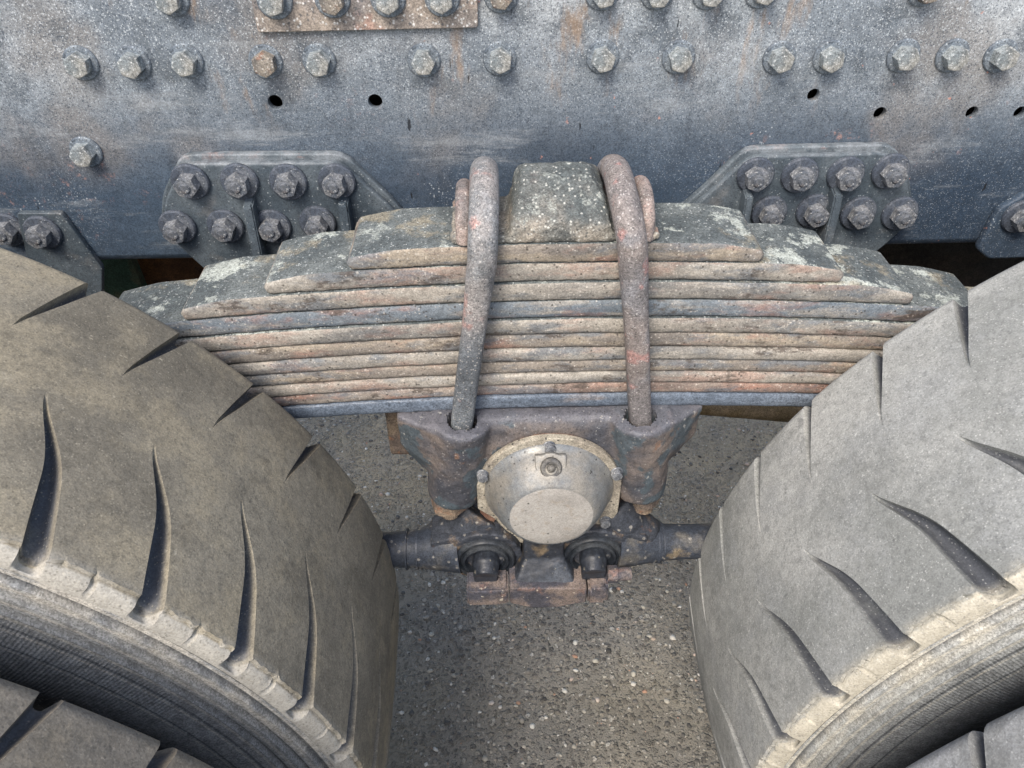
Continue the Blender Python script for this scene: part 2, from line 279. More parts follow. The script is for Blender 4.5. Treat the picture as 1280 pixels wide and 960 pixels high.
# ground: worn asphalt with pale aggregate
def groundmat():
    m = bpy.data.materials.new('worn asphalt'); m.use_nodes = True; t = m.node_tree; N = t.nodes; L = t.links; b = N['Principled BSDF']
    tc = N.new('ShaderNodeTexCoord')
    def noi(s, d=4, k=0, r=.55):
        mp = N.new('ShaderNodeMapping'); L.new(tc.outputs['Object'], mp.inputs[0]); mp.inputs['Location'].default_value = (k, k, 0)
        n = N.new('ShaderNodeTexNoise'); n.inputs['Scale'].default_value = s; n.inputs['Detail'].default_value = d; n.inputs['Roughness'].default_value = r
        L.new(mp.outputs[0], n.inputs[0]); return n
    def ramp(v, stops):
        r = N.new('ShaderNodeValToRGB'); e = r.color_ramp.elements
        e[0].position, e[0].color = stops[0][0], (*stops[0][1], 1); e[1].position, e[1].color = stops[-1][0], (*stops[-1][1], 1)
        for p, c in stops[1:-1]: q = e.new(p); q.color = (*c, 1)
        L.new(v, r.inputs[0]); return r.outputs[0]
    def mix(f, a, c, bt='MIX'):
        q = N.new('ShaderNodeMix'); q.data_type = 'RGBA'; q.blend_type = bt
        if isinstance(f, float): q.inputs[0].default_value = f
        else: L.new(f, q.inputs[0])
        L.new(a, q.inputs[6])
        if isinstance(c, tuple): q.inputs[7].default_value = (*c, 1)
        else: L.new(c, q.inputs[7])
        return q.outputs[2]
    base = ramp(noi(9, 10, 3, .72).outputs[0], [(.3, (.19, .182, .16)), (.5, (.28, .264, .23)), (.7, (.37, .335, .27))])
    col = base
    hts = []
    for sc, k, stops, lo, hi in ((150, 1, [(0, (.12, .117, .105)), (.45, (.24, .226, .20)), (.75, (.36, .335, .285)), (1, (.52, .495, .44))], .0042, .0022),
                                 (85, 5, [(0, (.14, .132, .12)), (.5, (.28, .255, .215)), (.8, (.42, .39, .33)), (1, (.62, .59, .53))], .0062, .0036)):
        mp = N.new('ShaderNodeMapping'); L.new(tc.outputs['Object'], mp.inputs[0]); mp.inputs['Location'].default_value = (k, k, 0)
        ad = N.new('ShaderNodeVectorMath'); ad.operation = 'MULTIPLY_ADD'; nn = noi(190, 2, k)
        L.new(nn.outputs[1], ad.inputs[0]); ad.inputs[1].default_value = (.008, .008, .008); L.new(mp.outputs[0], ad.inputs[2])
        v = N.new('ShaderNodeTexVoronoi'); v.inputs['Scale'].default_value = sc; L.new(ad.outputs[0], v.inputs[0])
        cc = N.new('ShaderNodeSeparateColor'); L.new(v.outputs['Color'], cc.inputs[0])
        stone = ramp(cc.outputs[0], stops)
        r = N.new('ShaderNodeMapRange'); r.inputs[1].default_value = .46; r.inputs[2].default_value = .30; L.new(v.outputs['Distance'], r.inputs[0])
        r2 = N.new('ShaderNodeMapRange'); r2.inputs[1].default_value = .15; r2.inputs[2].default_value = .3; L.new(cc.outputs[1], r2.inputs[0])
        q = N.new('ShaderNodeMath'); q.operation = 'MULTIPLY'; L.new(r.outputs[0], q.inputs[0]); L.new(r2.outputs[0], q.inputs[1])
        col = mix(q.outputs[0], col, stone); hts.append(q.outputs[0])
    rr = N.new('ShaderNodeMapRange'); rr.inputs[1].default_value = .5; rr.inputs[2].default_value = .75; L.new(noi(420, 3, 9).outputs[0], rr.inputs[0])
    col = mix(rr.outputs[0], col, (.13, .126, .113))
    rd = N.new('ShaderNodeMapRange'); rd.inputs[1].default_value = .47; rd.inputs[2].default_value = .68; rd.inputs[4].default_value = .55; L.new(noi(3.2, 6, 21).outputs[0], rd.inputs[0])
    col = mix(rd.outputs[0], col, (.32, .28, .20))
    ro = N.new('ShaderNodeMapRange'); ro.inputs[1].default_value = .58; ro.inputs[2].default_value = .72; ro.inputs[4].default_value = .6; L.new(noi(2.2, 5, 33).outputs[0], ro.inputs[0])
    col = mix(ro.outputs[0], col, (.11, .105, .095))
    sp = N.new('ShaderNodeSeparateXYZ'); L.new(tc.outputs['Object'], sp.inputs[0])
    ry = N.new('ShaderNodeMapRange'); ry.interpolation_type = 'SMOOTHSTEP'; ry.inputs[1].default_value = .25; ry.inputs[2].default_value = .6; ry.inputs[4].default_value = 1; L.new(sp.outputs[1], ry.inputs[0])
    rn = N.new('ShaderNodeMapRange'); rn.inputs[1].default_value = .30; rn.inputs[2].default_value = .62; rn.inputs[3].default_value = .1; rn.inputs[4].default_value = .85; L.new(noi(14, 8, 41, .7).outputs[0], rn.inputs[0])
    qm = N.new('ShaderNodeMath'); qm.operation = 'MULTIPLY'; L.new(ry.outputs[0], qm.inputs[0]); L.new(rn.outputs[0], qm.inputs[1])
    col = mix(qm.outputs[0], col, (.46, .39, .27))       # warm bright tone painted in to offset the shade under the truck
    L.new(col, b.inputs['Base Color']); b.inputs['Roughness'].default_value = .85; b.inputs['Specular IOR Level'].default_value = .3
    s = N.new('ShaderNodeMath'); s.operation = 'ADD'; L.new(hts[0], s.inputs[0]); L.new(hts[1], s.inputs[1])
    s2 = N.new('ShaderNodeMath'); s2.operation = 'ADD'; L.new(s.outputs[0], s2.inputs[0]); L.new(noi(300, 5, 2, .7).outputs[0], s2.inputs[1])
    bp = N.new('ShaderNodeBump'); bp.inputs['Strength'].default_value = 1; bp.inputs['Distance'].default_value = .0045; L.new(s2.outputs[0], bp.inputs['Height'])
    L.new(bp.outputs[0], b.inputs['Normal']); return m
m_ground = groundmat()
def stonemat():
    m = bpy.data.materials.new('pebble stone'); m.use_nodes = True; t = m.node_tree; N = t.nodes; L = t.links; b = N['Principled BSDF']
    a = N.new('ShaderNodeAttribute'); a.attribute_name = 'tone'
    r = N.new('ShaderNodeValToRGB'); e = r.color_ramp.elements
    e[0].position = 0; e[0].color = (.05, .048, .044, 1); e[1].position = 1; e[1].color = (.62, .60, .54, 1)
    for p, c in ((.3, (.14, .13, .115)), (.55, (.28, .26, .22)), (.8, (.45, .42, .35)), (.83, (.40, .23, .15)), (.87, (.55, .52, .46))): q = e.new(p); q.color = (*c, 1)
    L.new(a.outputs['Fac'], r.inputs[0]); L.new(r.outputs[0], b.inputs['Base Color']); b.inputs['Roughness'].default_value = .85; return m
m_stone = stonemat()

# ------------------------------------------------------------------ helpers
def link(name, me, mt=None, parent=None, smooth=None):
    o = bpy.data.objects.new(name, me); COL.objects.link(o)
    if mt is not None: me.materials.append(mt)
    if parent is not None: o.parent = parent
    if smooth is not None:
        me.shade_smooth()
        if smooth < 180: me.set_sharp_from_angle(angle=R(smooth))
    return o
def obj(name, bm, mt, parent=None, smooth=35):
    me = bpy.data.meshes.new(name); bmesh.ops.recalc_face_normals(bm, faces=bm.faces); bm.to_mesh(me); bm.free()
    return link(name, me, mt, parent, smooth)
def thing(name, label, cat, loc=(0, 0, 0), group=None):
    o = bpy.data.objects.new(name, None); COL.objects.link(o); o.location = loc; o.empty_display_size = .05
    o['label'] = label; o['category'] = cat
    if group: o['group'] = group
    return o
def shift(o, loc):       # mesh was written in scene coordinates: move it into its thing's own frame
    o.data.transform(Matrix.Translation(-Vector(loc)))
def ring_grid(rings, closed=True, caps=True):
    bm = bmesh.new(); V = [[bm.verts.new(p) for p in r] for r in rings]; n = len(V[0])
    for a, b in zip(V, V[1:]):
        for i in range(n if closed else n - 1):
            j = (i + 1) % n; bm.faces.new((a[i], a[j], b[j], b[i]))
    if caps and closed:
        bm.faces.new(V[0]); bm.faces.new(V[-1][::-1])
    return bm
def tube(path, rad, n=20, caps=True, flat=None):
    P = [Vector(p) for p in path]; rings = []; ref = None
    for i, p in enumerate(P):
        d = (P[min(i + 1, len(P) - 1)] - P[max(i - 1, 0)]).normalized()
        if ref is None: ref = Vector((1, 0, 0)) if abs(d.x) < .8 else Vector((0, 0, 1))
        u = (ref - d * ref.dot(d)).normalized(); ref = u; v = d.cross(u)
        r = rad[i] if hasattr(rad, '__len__') else rad
        f = flat[i] if flat else 0
        ring = []
        for k in range(n):
            a = 2 * math.pi * k / n; c, s = math.cos(a), math.sin(a)
            if f: e = 1 - .45 * f; c = math.copysign(abs(c) ** e, c); s = math.copysign(abs(s) ** e, s); q = 1 / (1 + .12 * f)
            else: q = 1
            ring.append(p + (u * c + v * s) * r * q)
        rings.append(ring)
    return ring_grid(rings, True, caps)
def lathe(profile, n=64, c=(0, 0, 0), axis='Y', cap=True):
    rings = []
    for r, a in profile:
        rg = []
        for k in range(n):
            t = 2 * math.pi * k / n
            if axis == 'Y': rg.append((c[0] + r * math.cos(t), c[1] + a, c[2] + r * math.sin(t)))
            elif axis == 'X': rg.append((c[0] + a, c[1] + r * math.cos(t), c[2] + r * math.sin(t)))
            else: rg.append((c[0] + r * math.cos(t), c[1] + r * math.sin(t), c[2] + a))
        rings.append(rg)
    return ring_grid(rings, True, cap)
def rounded(pts, r=.01, n=5):
    out = []; m = len(pts)
    for i in range(m):
        p, a, b = Vector(pts[i]), Vector(pts[i - 1]), Vector(pts[(i + 1) % m])
        u = (a - p); v = (b - p); rr = min(r, u.length * .45, v.length * .45)
        s, e = p + u.normalized() * rr, p + v.normalized() * rr
        for k in range(n + 1):
            t = k / n; out.append(tuple((1 - t) ** 2 * s + 2 * t * (1 - t) * p + t * t * e))
    return out
def plate_mesh(outline, y0, th, holes=(), bevel=.0015, res=2):
    """flat plate in the XZ plane, front face at y0, thickness th towards +Y, real holes"""
    cu = bpy.data.curves.new('plate', 'CURVE'); cu.dimensions = '2D'; cu.fill_mode = 'BOTH'; cu.extrude = th / 2 - bevel; cu.bevel_depth = bevel; cu.bevel_resolution = res; cu.offset = -bevel
    def spl(pts):
        s = cu.splines.new('POLY'); s.points.add(len(pts) - 1); s.use_cyclic_u = True
        for q, (x, z) in zip(s.points, pts): q.co = (x, z, 0, 1)
    spl(outline)
    for hx, hz, hr in holes: spl([(hx + hr * math.cos(2 * math.pi * k / 24), hz + hr * math.sin(2 * math.pi * k / 24)) for k in range(24)])
    o = bpy.data.objects.new('plate', cu); COL.objects.link(o)
    bpy.context.view_layer.update()
    dg = bpy.context.evaluated_depsgraph_get(); me = bpy.data.meshes.new_from_object(o.evaluated_get(dg), depsgraph=dg)
    bpy.data.objects.remove(o); bpy.data.curves.remove(cu)
    me.transform(Matrix(((1, 0, 0, 0), (0, 0, -1, y0 + th / 2), (0, 1, 0, 0), (0, 0, 0, 1))))
    me.materials.clear()
    return me
def plate(name, outline, y0, th, mt, parent=None, **k):
    return link(name, plate_mesh(outline, y0, th, **k), mt, parent, 40)
def hull(bm, pts):
    vs = [bm.verts.new(p) for p in pts]; r = bmesh.ops.convex_hull(bm, input=vs)
    g = [e for e in r['geom_interior'] if isinstance(e, bmesh.types.BMVert)]
    bmesh.ops.delete(bm, geom=g, context='VERTS')
def prism(bm, xz, y0, y1): hull(bm, [(x, y, z) for x, z in xz for y in (y0, y1)])
def cyl(bm, a, b, r0, r1=None, n=28):
    a, b = Vector(a), Vector(b); r1 = r1 or r0; d = (b - a).normalized(); u = d.orthogonal().normalized(); v = d.cross(u)
    hull(bm, [p + (u * math.cos(2 * math.pi * k / n) + v * math.sin(2 * math.pi * k / n)) * r for p, r in ((a, r0), (b, r1)) for k in range(n)])
def bake(o):
    bpy.context.view_layer.update()
    dg = bpy.context.evaluated_depsgraph_get(); me = bpy.data.meshes.new_from_object(o.evaluated_get(dg), depsgraph=dg)
    o.modifiers.clear(); o.data = me; me.shade_smooth(); return o
def cast(name, bm, mt, parent=None, vox=.0022, it=6, rough=.0006, cutters=()):
    """overlapping rough shapes grown together into one cast body"""
    me = bpy.data.meshes.new(name); bm.to_mesh(me); bm.free(); o = link(name, me, mt, parent)
    md = o.modifiers.new('r', 'REMESH'); md.mode = 'VOXEL'; md.voxel_size = vox
    sm = o.modifiers.new('s', 'SMOOTH'); sm.iterations = it; sm.factor = .5
    bake(o)
    if rough:
        n = len(o.data.vertices); co = np.empty(n * 3, 'f'); o.data.vertices.foreach_get('co', co); co = co.reshape(-1, 3)
        nr = np.empty(n * 3, 'f'); o.data.vertices.foreach_get('normal', nr); nr = nr.reshape(-1, 3)
        d = np.array([noise.noise(Vector(c) * 90) + .5 * noise.noise(Vector(c) * 230) for c in co]) * rough
        co += nr * d[:, None]; o.data.vertices.foreach_set('co', co.ravel()); o.data.update()
    if cutters:      # sockets: sink the top skin round each leg, walls snapped to the circle
        for v in o.data.vertices:
            for hx, hy, hr, zt, dp in cutters:
                d = math.hypot(v.co.x - hx, v.co.y - hy)
                if v.co.z > zt and d < hr + .0012:
                    k = hr / max(d, 1e-6)
                    if d > hr - .0010: v.co.x = hx + (v.co.x - hx) * k; v.co.y = hy + (v.co.y - hy) * k
                    if d < hr - .0001: v.co.z -= dp
        o.data.update(); o.data.set_sharp_from_angle(angle=R(50))
    return o

# bolts: head looks towards -Y, origin on the surface it sits on
def hexhead_bm(af, h, rw, tw, shank=0, collar=True):
    bm = bmesh.new(); r = af / math.sqrt(3)
    if rw: # flange skirt
        prof = [(rw * .62, -tw * .2), (rw * .62, -tw * 1.0), (r * .98, -tw * 1.5), (r * .6, -tw * 1.6)]
    y0 = -tw
    n = 36
    def hexr(a, k=1.0): a = (a + math.pi / 6) % (math.pi / 3) - math.pi / 6; return k * (af / 2) / math.cos(a)
    rings = []
    for k, y in ((1, y0 + .0005), (1, -tw - h * .9), ('c', -tw - h * .96), ('d', -tw - h)):
        rg = []
        for i in range(n):
            a = 2 * math.pi * i / n; rr = hexr(a)
            if k == 'c': rr = min(rr, af * .55)
            if k == 'd': rr = min(rr * .97, af * .487)
            rg.append((rr * math.cos(a), y, rr * math.sin(a)))
        rings.append(rg)
    V = [[bm.verts.new(p) for p in r_] for r_ in rings]
    for a, b in zip(V, V[1:]):
        for i in range(n): j = (i + 1) % n; bm.faces.new((a[i], a[j], b[j], b[i]))
    bm.faces.new(V[0]); bm.faces.new(V[-1][::-1])
    if shank:
        sb = [(af * .27, -tw - h + .001), (af * .27, -tw - h - shank + .001), (af * .22, -tw - h - shank)]
        W_ = [[bm.verts.new((rr * math.cos(2 * math.pi * i / 16), y, rr * math.sin(2 * math.pi * i / 16))) for i in range(16)] for rr, y in sb]
        for a, b in zip(W_, W_[1:]):
            for i in range(16): j = (i + 1) % 16; bm.faces.new((a[i], a[j], b[j], b[i]))
        bm.faces.new(W_[0]); bm.faces.new(W_[-1][::-1])
    return bm
def washer_bm(r, t):
    return lathe([(r * .97, .0006), (r, -.0004), (r, -t * .6), (r * .93, -t), (r * .5, -t)], 36)
def mesh_of(bm, mt, sm=30):
    me = bpy.data.meshes.new('m'); bmesh.ops.recalc_face_normals(bm, faces=bm.faces); bm.to_mesh(me); bm.free(); me.materials.append(mt); me.shade_smooth(); me.set_sharp_from_angle(angle=R(sm)); return me
def bolt_kit(mt, af, h, rw, tw, shank=0, mw=None):
    return mesh_of(hexhead_bm(af, h, rw, tw, shank), mt), mesh_of(washer_bm(rw, tw), mw or mt)
def put_bolt(kit, loc, parent, label=None, tilt=None, name='bolt'):
    b = bpy.data.objects.new(name, kit[0]); COL.objects.link(b); b.parent = parent; b.location = Vector(loc) - parent.location
    b.rotation_euler = Euler((rnd.uniform(-.03, .03), rnd.uniform(0, 1.05), rnd.uniform(-.03, .03)))
    if tilt: b.rotation_euler = Euler(tilt)
    w = bpy.data.objects.new('washer', kit[1]); COL.objects.link(w); w.parent = b; w.rotation_euler = (0, 0, 0)
    w.location = (rnd.uniform(-.0008, .0008), 0, rnd.uniform(-.0008, .0008))
    return b

# ------------------------------------------------------------------ ground
bm = bmesh.new()
q = [bm.verts.new(p) for p in ((-600, -600, 0), (600, -600, 0), (600, 600, 0), (-600, 600, 0))]; bm.faces.new(q)
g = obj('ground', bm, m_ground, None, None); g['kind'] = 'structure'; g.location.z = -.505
def stones(n, seed):
    rs = np.random.RandomState(seed)
    ico = bmesh.new(); bmesh.ops.create_icosphere(ico, subdivisions=1, radius=1); ico.verts.ensure_lookup_table()
    bv = np.array([v.co[:] for v in ico.verts]); bf = np.array([[v.index for v in f.verts] for f in ico.faces]); ico.free()
    k = len(bv); V = np.empty((n, k, 3)); T = np.empty((n, k))
    x = rs.uniform(-1.0, 1.1, n); y = rs.uniform(-.25, 1.6, n)
    s = .0014 + .0052 * rs.rand(n) ** 4.5
    for i in range(n):
        a = rs.rand() * 6.28; c_, s_ = math.cos(a), math.sin(a)
        w = bv * (1 + rs.uniform(-.25, .25, (k, 1))) * np.array([1, rs.uniform(.55, 1), rs.uniform(.25, .5)]) * s[i]
        V[i] = np.stack([w[:, 0] * c_ - w[:, 1] * s_ + x[i], w[:, 0] * s_ + w[:, 1] * c_ + y[i], w[:, 2] + s[i] * .05], 1)
    T[:] = (rs.rand(n) ** .9)[:, None]
    F = (bf[None] + (np.arange(n) * k)[:, None, None]).reshape(-1, 3)
    me = bpy.data.meshes.new('pebbles'); me.vertices.add(n * k); me.vertices.foreach_set('co', V.reshape(-1))
    me.loops.add(len(F) * 3); me.loops.foreach_set('vertex_index', F.reshape(-1)); me.polygons.add(len(F)); me.polygons.foreach_set('loop_start', np.arange(len(F)) * 3)
    me.update(calc_edges=True)
    at = me.attributes.new('tone', 'FLOAT', 'POINT'); at.data.foreach_set('value', T.reshape(-1))
    me.shade_smooth(); o = link('pebbles', me, m_stone); o.location.z = -.505; o['kind'] = 'stuff'; o['label'] = 'small loose and embedded pale pebbles in the worn asphalt under the truck'; o['category'] = 'gravel'
stones(22000, 3)

# ------------------------------------------------------------------ wheels
YC = -.113          # mid plane of the tread in scene coordinates; local y = Y - YC
def interp(x, xs, ys):
    # smooth (cosine free) piecewise interpolation through the points
    return np.interp(x, xs, ys)
def smoothcurve(xs, ys):
    xs = np.array(xs); ys = np.array(ys); g = np.linspace(xs[0], xs[-1], 400); v = np.interp(g, xs, ys)
    k = np.hanning(61)[5:56:1]; k = np.ones(51); k /= k.sum(); vp = np.concatenate([np.full(25, v[0]) + (v[0] - v[1:26][::-1]), v, np.full(25, v[-1]) + (v[-1] - v[-26:-1][::-1])])
    v = np.convolve(vp, k, 'valid'); return lambda y: np.interp(y, g, v)
Nc = smoothcurve([-.243, -.173, -.124, -.073, .012], [42.9, 40.9, 37.7, 37.3, 40.9])
Fc = smoothcurve([-.243, -.124, -.073, -.03, .012], [47.3, 42.2, 41.8, 43.6, 45.4])
def sc(xs, ys):
    f = smoothcurve(xs, ys); return lambda y: np.maximum(f(y), 0)
Nw = sc([-.25, -.243, -.215, -.173, -.145, -.120, .02], [2.25, 2.2, 2.0, 1.4, .75, .10, .10])
Nd = lambda y: np.interp(y, [-.25, -.243, -.20, -.173, -.14, -.124, .02], [.0135, .0138, .0145, .0125, .006, 0, 0])
Fw = lambda y: np.interp(y, [-.25, -.240, -.236, -.073, -.055, -.03, .012, .02], [.6, .6, .12, .10, .45, .95, 1.55, 1.7])
Fd = lambda y: np.interp(y, [-.25, -.240, -.236, -.073, -.055, -.03, .0, .02], [.003, .003, 0, 0, .0045, .010, .014, .015])
def tread_mesh(seed, fine=True):
    rs = np.random.RandomState(seed)
    # cross profile: list of (Y, r, groove fade)
    prof = []
    near = [(-.2374, .5164), (-.2384, .5142), (-.2378, .5128), (-.2400, .5118), (-.2422, .5098), (-.2436, .5072), (-.2448, .5045), (-.2456, .5020), (-.2461, .5000), (-.2464, .4985)]
    for i, (y, r) in enumerate(near[::-1]): prof.append((y, r, [0, 0, .12, .38, .68, .9, 1, 1, 1, 1][i]))
    ys = np.concatenate([np.linspace(-.235, -.215, 9), np.linspace(-.211, -.12, 34)[:], np.linspace(-.115, -.075, 10), np.linspace(-.072, .006, 32)])
    for y in ys:
        u = (y - YC) / .125; prof.append((y, .5195 - .0035 * abs(u) ** 2.4, 1))
    far = [(.0095, .5145), (.012, .512), (.0145, .507), (.0155, .50), (.0165, .49), (.018, .478), (.019, .468), (.02, .46)]
    for i, (y, r) in enumerate(far): prof.append((y, r, [1, 1, 1, .95, .8, .5, .15, 0][i]))
    prof = np.array(prof); Y, RR, FD = prof.T
    sg = np.array([-.62, -.53, -.49, -.46, -.41, -.33, -.22, -.1, 0, .1, .22, .33, .41, .46, .49, .53, .62])
    sh = 1 - np.clip(np.abs(sg) * 2.06, 0, 1) ** 3.2
    nb = 9
    cols = []; deps = []; tor = []
    nc, fc, nw, fw, nd, fd = Nc(Y), Fc(Y), Nw(Y), Fw(Y), Nd(Y) * FD, Fd(Y) * FD
    np_ = 40
    for k in range(np_):
        jn, jf = rs.uniform(-.12, .12), rs.uniform(-.12, .12)
        cn, cf = nc + 9 * k + jn, fc + 9 * k + jf
        wn, wf = nw * rs.uniform(.93, 1.07), fw * rs.uniform(.93, 1.07)
        cols.append((cn, wn, cf, wf, nd, fd))
    C_, D_ = [], []
    for k in range(np_):
        cn, wn, cf, wf, nd_, fd_ = cols[k]; cn2, wn2 = cols[(k + 1) % np_][0] + (360 if k == np_ - 1 else 0), cols[(k + 1) % np_][1]
        for s, h in zip(sg, sh): C_.append(cn + s * wn); D_.append(nd_ * h)
        a, b = cn + sg[-1] * wn, cf + sg[0] * wf
        for t in np.linspace(0, 1, nb)[1:-1]: C_.append(a + (b - a) * t); D_.append(0 * Y)
        for s, h in zip(sg, sh): C_.append(cf + s * wf); D_.append(fd_ * h)
        a, b = cf + sg[-1] * wf, cn2 + sg[0] * wn2
        for t in np.linspace(0, 1, nb)[1:-1]: C_.append(a + (b - a) * t); D_.append(0 * Y)
    TH = np.radians(np.array(C_)); DP = np.array(D_)
    # worn shoulders: ragged near edge and slightly dished blocks
    j = np.arange(len(Y)); nearw = np.exp(-((Y + .2385) / .003) ** 2)
    rag = np.array([noise.noise(Vector((math.cos(t) * 60, math.sin(t) * 60, seed))) + .6 * noise.noise(Vector((math.cos(t) * 170, math.sin(t) * 170, seed))) for t in TH[:, 8]])
    big = np.array([[noise.noise(Vector((math.cos(t) * 3.2, math.sin(t) * 3.2, y * 14 + seed))) for y in Y[::8]] for t in TH[:, 40]])
    bigf = np.stack([np.interp(np.arange(len(Y)), np.arange(0, len(Y), 8), b) for b in big])
    Rm = RR[None] - DP + bigf * .0012
    Ym = np.repeat(Y[None], len(TH), 0)
    Ym = Ym + rag[:, None] * nearw[None] * .0030
    Rm = Rm - np.abs(rag)[:, None] * nearw[None] * .0022
    # in the grooves near the shoulders the floor also sinks sideways
    Ym = Ym + DP * .35 * np.clip((-.236 - Y) / .006, 0, 1)[None] - DP * .5 * np.clip((Y - .008) / .006, 0, 1)[None]
    X = Rm * np.sin(TH); Z = Rm * np.cos(TH)
    V = np.stack([X, Ym - YC, Z], -1).reshape(-1, 3)
    nA, nY = TH.shape
    i = np.arange(nA)[:, None]; jj = np.arange(nY - 1)[None]; i2 = (i + 1) % nA
    F = np.stack([i * nY + jj, i * nY + jj + 1, i2 * nY + jj + 1, i2 * nY + jj], -1).reshape(-1, 4)
    me = bpy.data.meshes.new('tread'); me.vertices.add(len(V)); me.vertices.foreach_set('co', V.reshape(-1))
    me.loops.add(len(F) * 4); me.loops.foreach_set('vertex_index', F.reshape(-1)); me.polygons.add(len(F)); me.polygons.foreach_set('loop_start', np.arange(len(F)) * 4)
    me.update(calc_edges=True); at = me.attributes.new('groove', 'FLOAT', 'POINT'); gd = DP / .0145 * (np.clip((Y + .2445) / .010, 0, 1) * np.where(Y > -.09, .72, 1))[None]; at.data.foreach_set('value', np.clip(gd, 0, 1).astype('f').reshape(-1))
    me.shade_smooth(); me.set_sharp_from_angle(angle=R(38)); return me
def side_mesh(sgn):
    # sgn -1: wall that faces the camera
    pr = [(.1350, .4822), (.1354, .4795), (.1310, .4785), (.1310, .4758), (.1362, .4748), (.1368, .4705), (.1325, .4692), (.1325, .4664), (.1376, .4652), (.1383, .4600), (.1340, .4585), (.1340, .4555), (.1386, .4543), (.1394, .4505), (.1400, .4480),
          (.1386, .452), (.141, .445), (.144, .432), (.1462, .418), (.1468, .405), (.1462, .392), (.144, .378), (.141, .366), (.1365, .352), (.1305, .338), (.1235, .324), (.116, .312), (.110, .302), (.107, .292), (.105, .283), (.098, .279), (.088, .279)]
    pr = [(min(a, .1334 + (i > 0) * .0006 * i) if i < 3 else a, .448 + (r - .448) * .0505 / .0342 if r > .448 else r) for i, (a, r) in enumerate(pr)]
    if sgn > 0: pr = [(.1329, .460), (.1345, .452)] + pr[15:]
    bm = lathe([(r, sgn * a) for a, r in pr], 288, cap=False); me = bpy.data.meshes.new('sidewall')
    bmesh.ops.recalc_face_normals(bm, faces=bm.faces); bm.to_mesh(me); bm.free(); me.shade_smooth(); me.set_sharp_from_angle(angle=R(50)); return me
def letter_mesh(a0, segs):
    # worn raised marks moulded on the wall: short bars following the circumference
    bm = bmesh.new()
    for da, r0, r1, w in segs:
        pts = []
        for a, r in ((a0 + da, r0), (a0 + da + w, r0), (a0 + da + w, r1), (a0 + da, r1)):
            t = R(a)
            for y in (-.143, -.1480): pts.append((r * math.sin(t), y, r * math.cos(t)))
        hull(bm, pts)
    bmesh.ops.bevel(bm, geom=bm.edges, offset=.0008, segments=1, affect='EDGES')
    return bm
tread_a = tread_mesh(1); tread_b = tread_mesh(5)
sideN, sideF = side_mesh(-1), side_mesh(1)
def mcopy(me, mt): c = me.copy(); c.materials.clear(); c.materials.append(mt); return c
rim_bm = lathe([(.285, .112), (.287, .105), (.272, .098), (.262, .08), (.258, 0), (.262, -.08), (.272, -.098), (.287, -.105), (.285, -.112), (.268, -.106), (.252, -.084), (.248, -.03), (.235, -.022), (.16, -.005), (.10, -.004), (.10, .004), (.16, .005), (.235, -.010), (.246, -.015), (.25, .08), (.268, .106), (.285, .112)], 96, cap=False)
rim_me = mesh_of(rim_bm, m_rim, 40)
def wheel(x, y, rot, tread, mt, ms, label, rings=True):
    t = thing('truck_wheel', label, 'wheel', (x, y, 0), 'dual truck wheels with worn directional tyres')
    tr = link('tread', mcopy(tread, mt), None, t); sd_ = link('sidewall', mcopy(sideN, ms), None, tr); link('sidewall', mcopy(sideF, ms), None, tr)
    rm = bpy.data.objects.new('rim', rim_me); COL.objects.link(rm); rm.parent = t
    t.rotation_euler = (0, R(rot), 0)
    return t, tr
XL, XR = -.6494, .7380
tL, trL = wheel(XL, YC, 0, tread_a, m_tyL, m_sideL, 'brown dusted inner truck tyre left of the leaf spring, tread worn smooth with curved cuts')
tR, trR = wheel(XR, YC, 3.8, tread_b, m_tyR, m_sideR, 'pale grey dusted inner truck tyre right of the leaf spring with worn tread')
DY = -.3166 - .012
tLo, _ = wheel(XL, DY - (.0 - YC) + 0 if False else DY + YC, 2.3, tread_b, m_tyO, m_sideL, 'outer truck tyre in the bottom left corner, only a few tread blocks in view')
tRo, _ = wheel(XR, DY + YC, -5.0, tread_a, m_tyOR, m_sideR, 'outer truck tyre in the bottom right corner, only its grey tread edge in view')
def marks(t, a0, mt):
    segs = []
    r_ = random.Random(int(a0))
    a = 0
    for k in range(9):
        w = r_.uniform(1.2, 2.4)
        segs.append((a, .392, .396, w)); segs.append((a, .420, .4235, w * .8)); segs.append((a, .3935, .422, .5)); a += w + r_.uniform(.6, 1.4)
    bm = letter_mesh(a0, segs); obj('raised_marking', bm, mt, t, 40)
marks(trL, 14, m_sideL); marks(trR, -46, m_sideR)

# ------------------------------------------------------------------ chassis rail
YF = .24
HOLES = [(-.2273, .485, .0072), (-.1262, .4842, .0072), (.3243, .4837, .0064), (.3997, .4634, .0066), (.4978, .4627, .0064), (.5494, .4618, .0064)]
rail = thing('chassis_rail', 'long blue grey truck frame rail with bolt rows and open holes behind the spring', 'frame rail', (0, YF, .31))
web = plate('web', [(-3.0, .312), (3.2, .312), (3.2, .72), (-3.0, .72)], YF, .009, m_web, rail, holes=HOLES, bevel=.0006); shift(web, rail.location)
def strip(name, prof, x0, x1, mt, parent, loc):
    bm = ring_grid([[(x, y, z) for y, z in prof] for x in np.linspace(x0, x1, 24)]); o = obj(name, bm, mt, parent, 40); shift(o, loc); return o
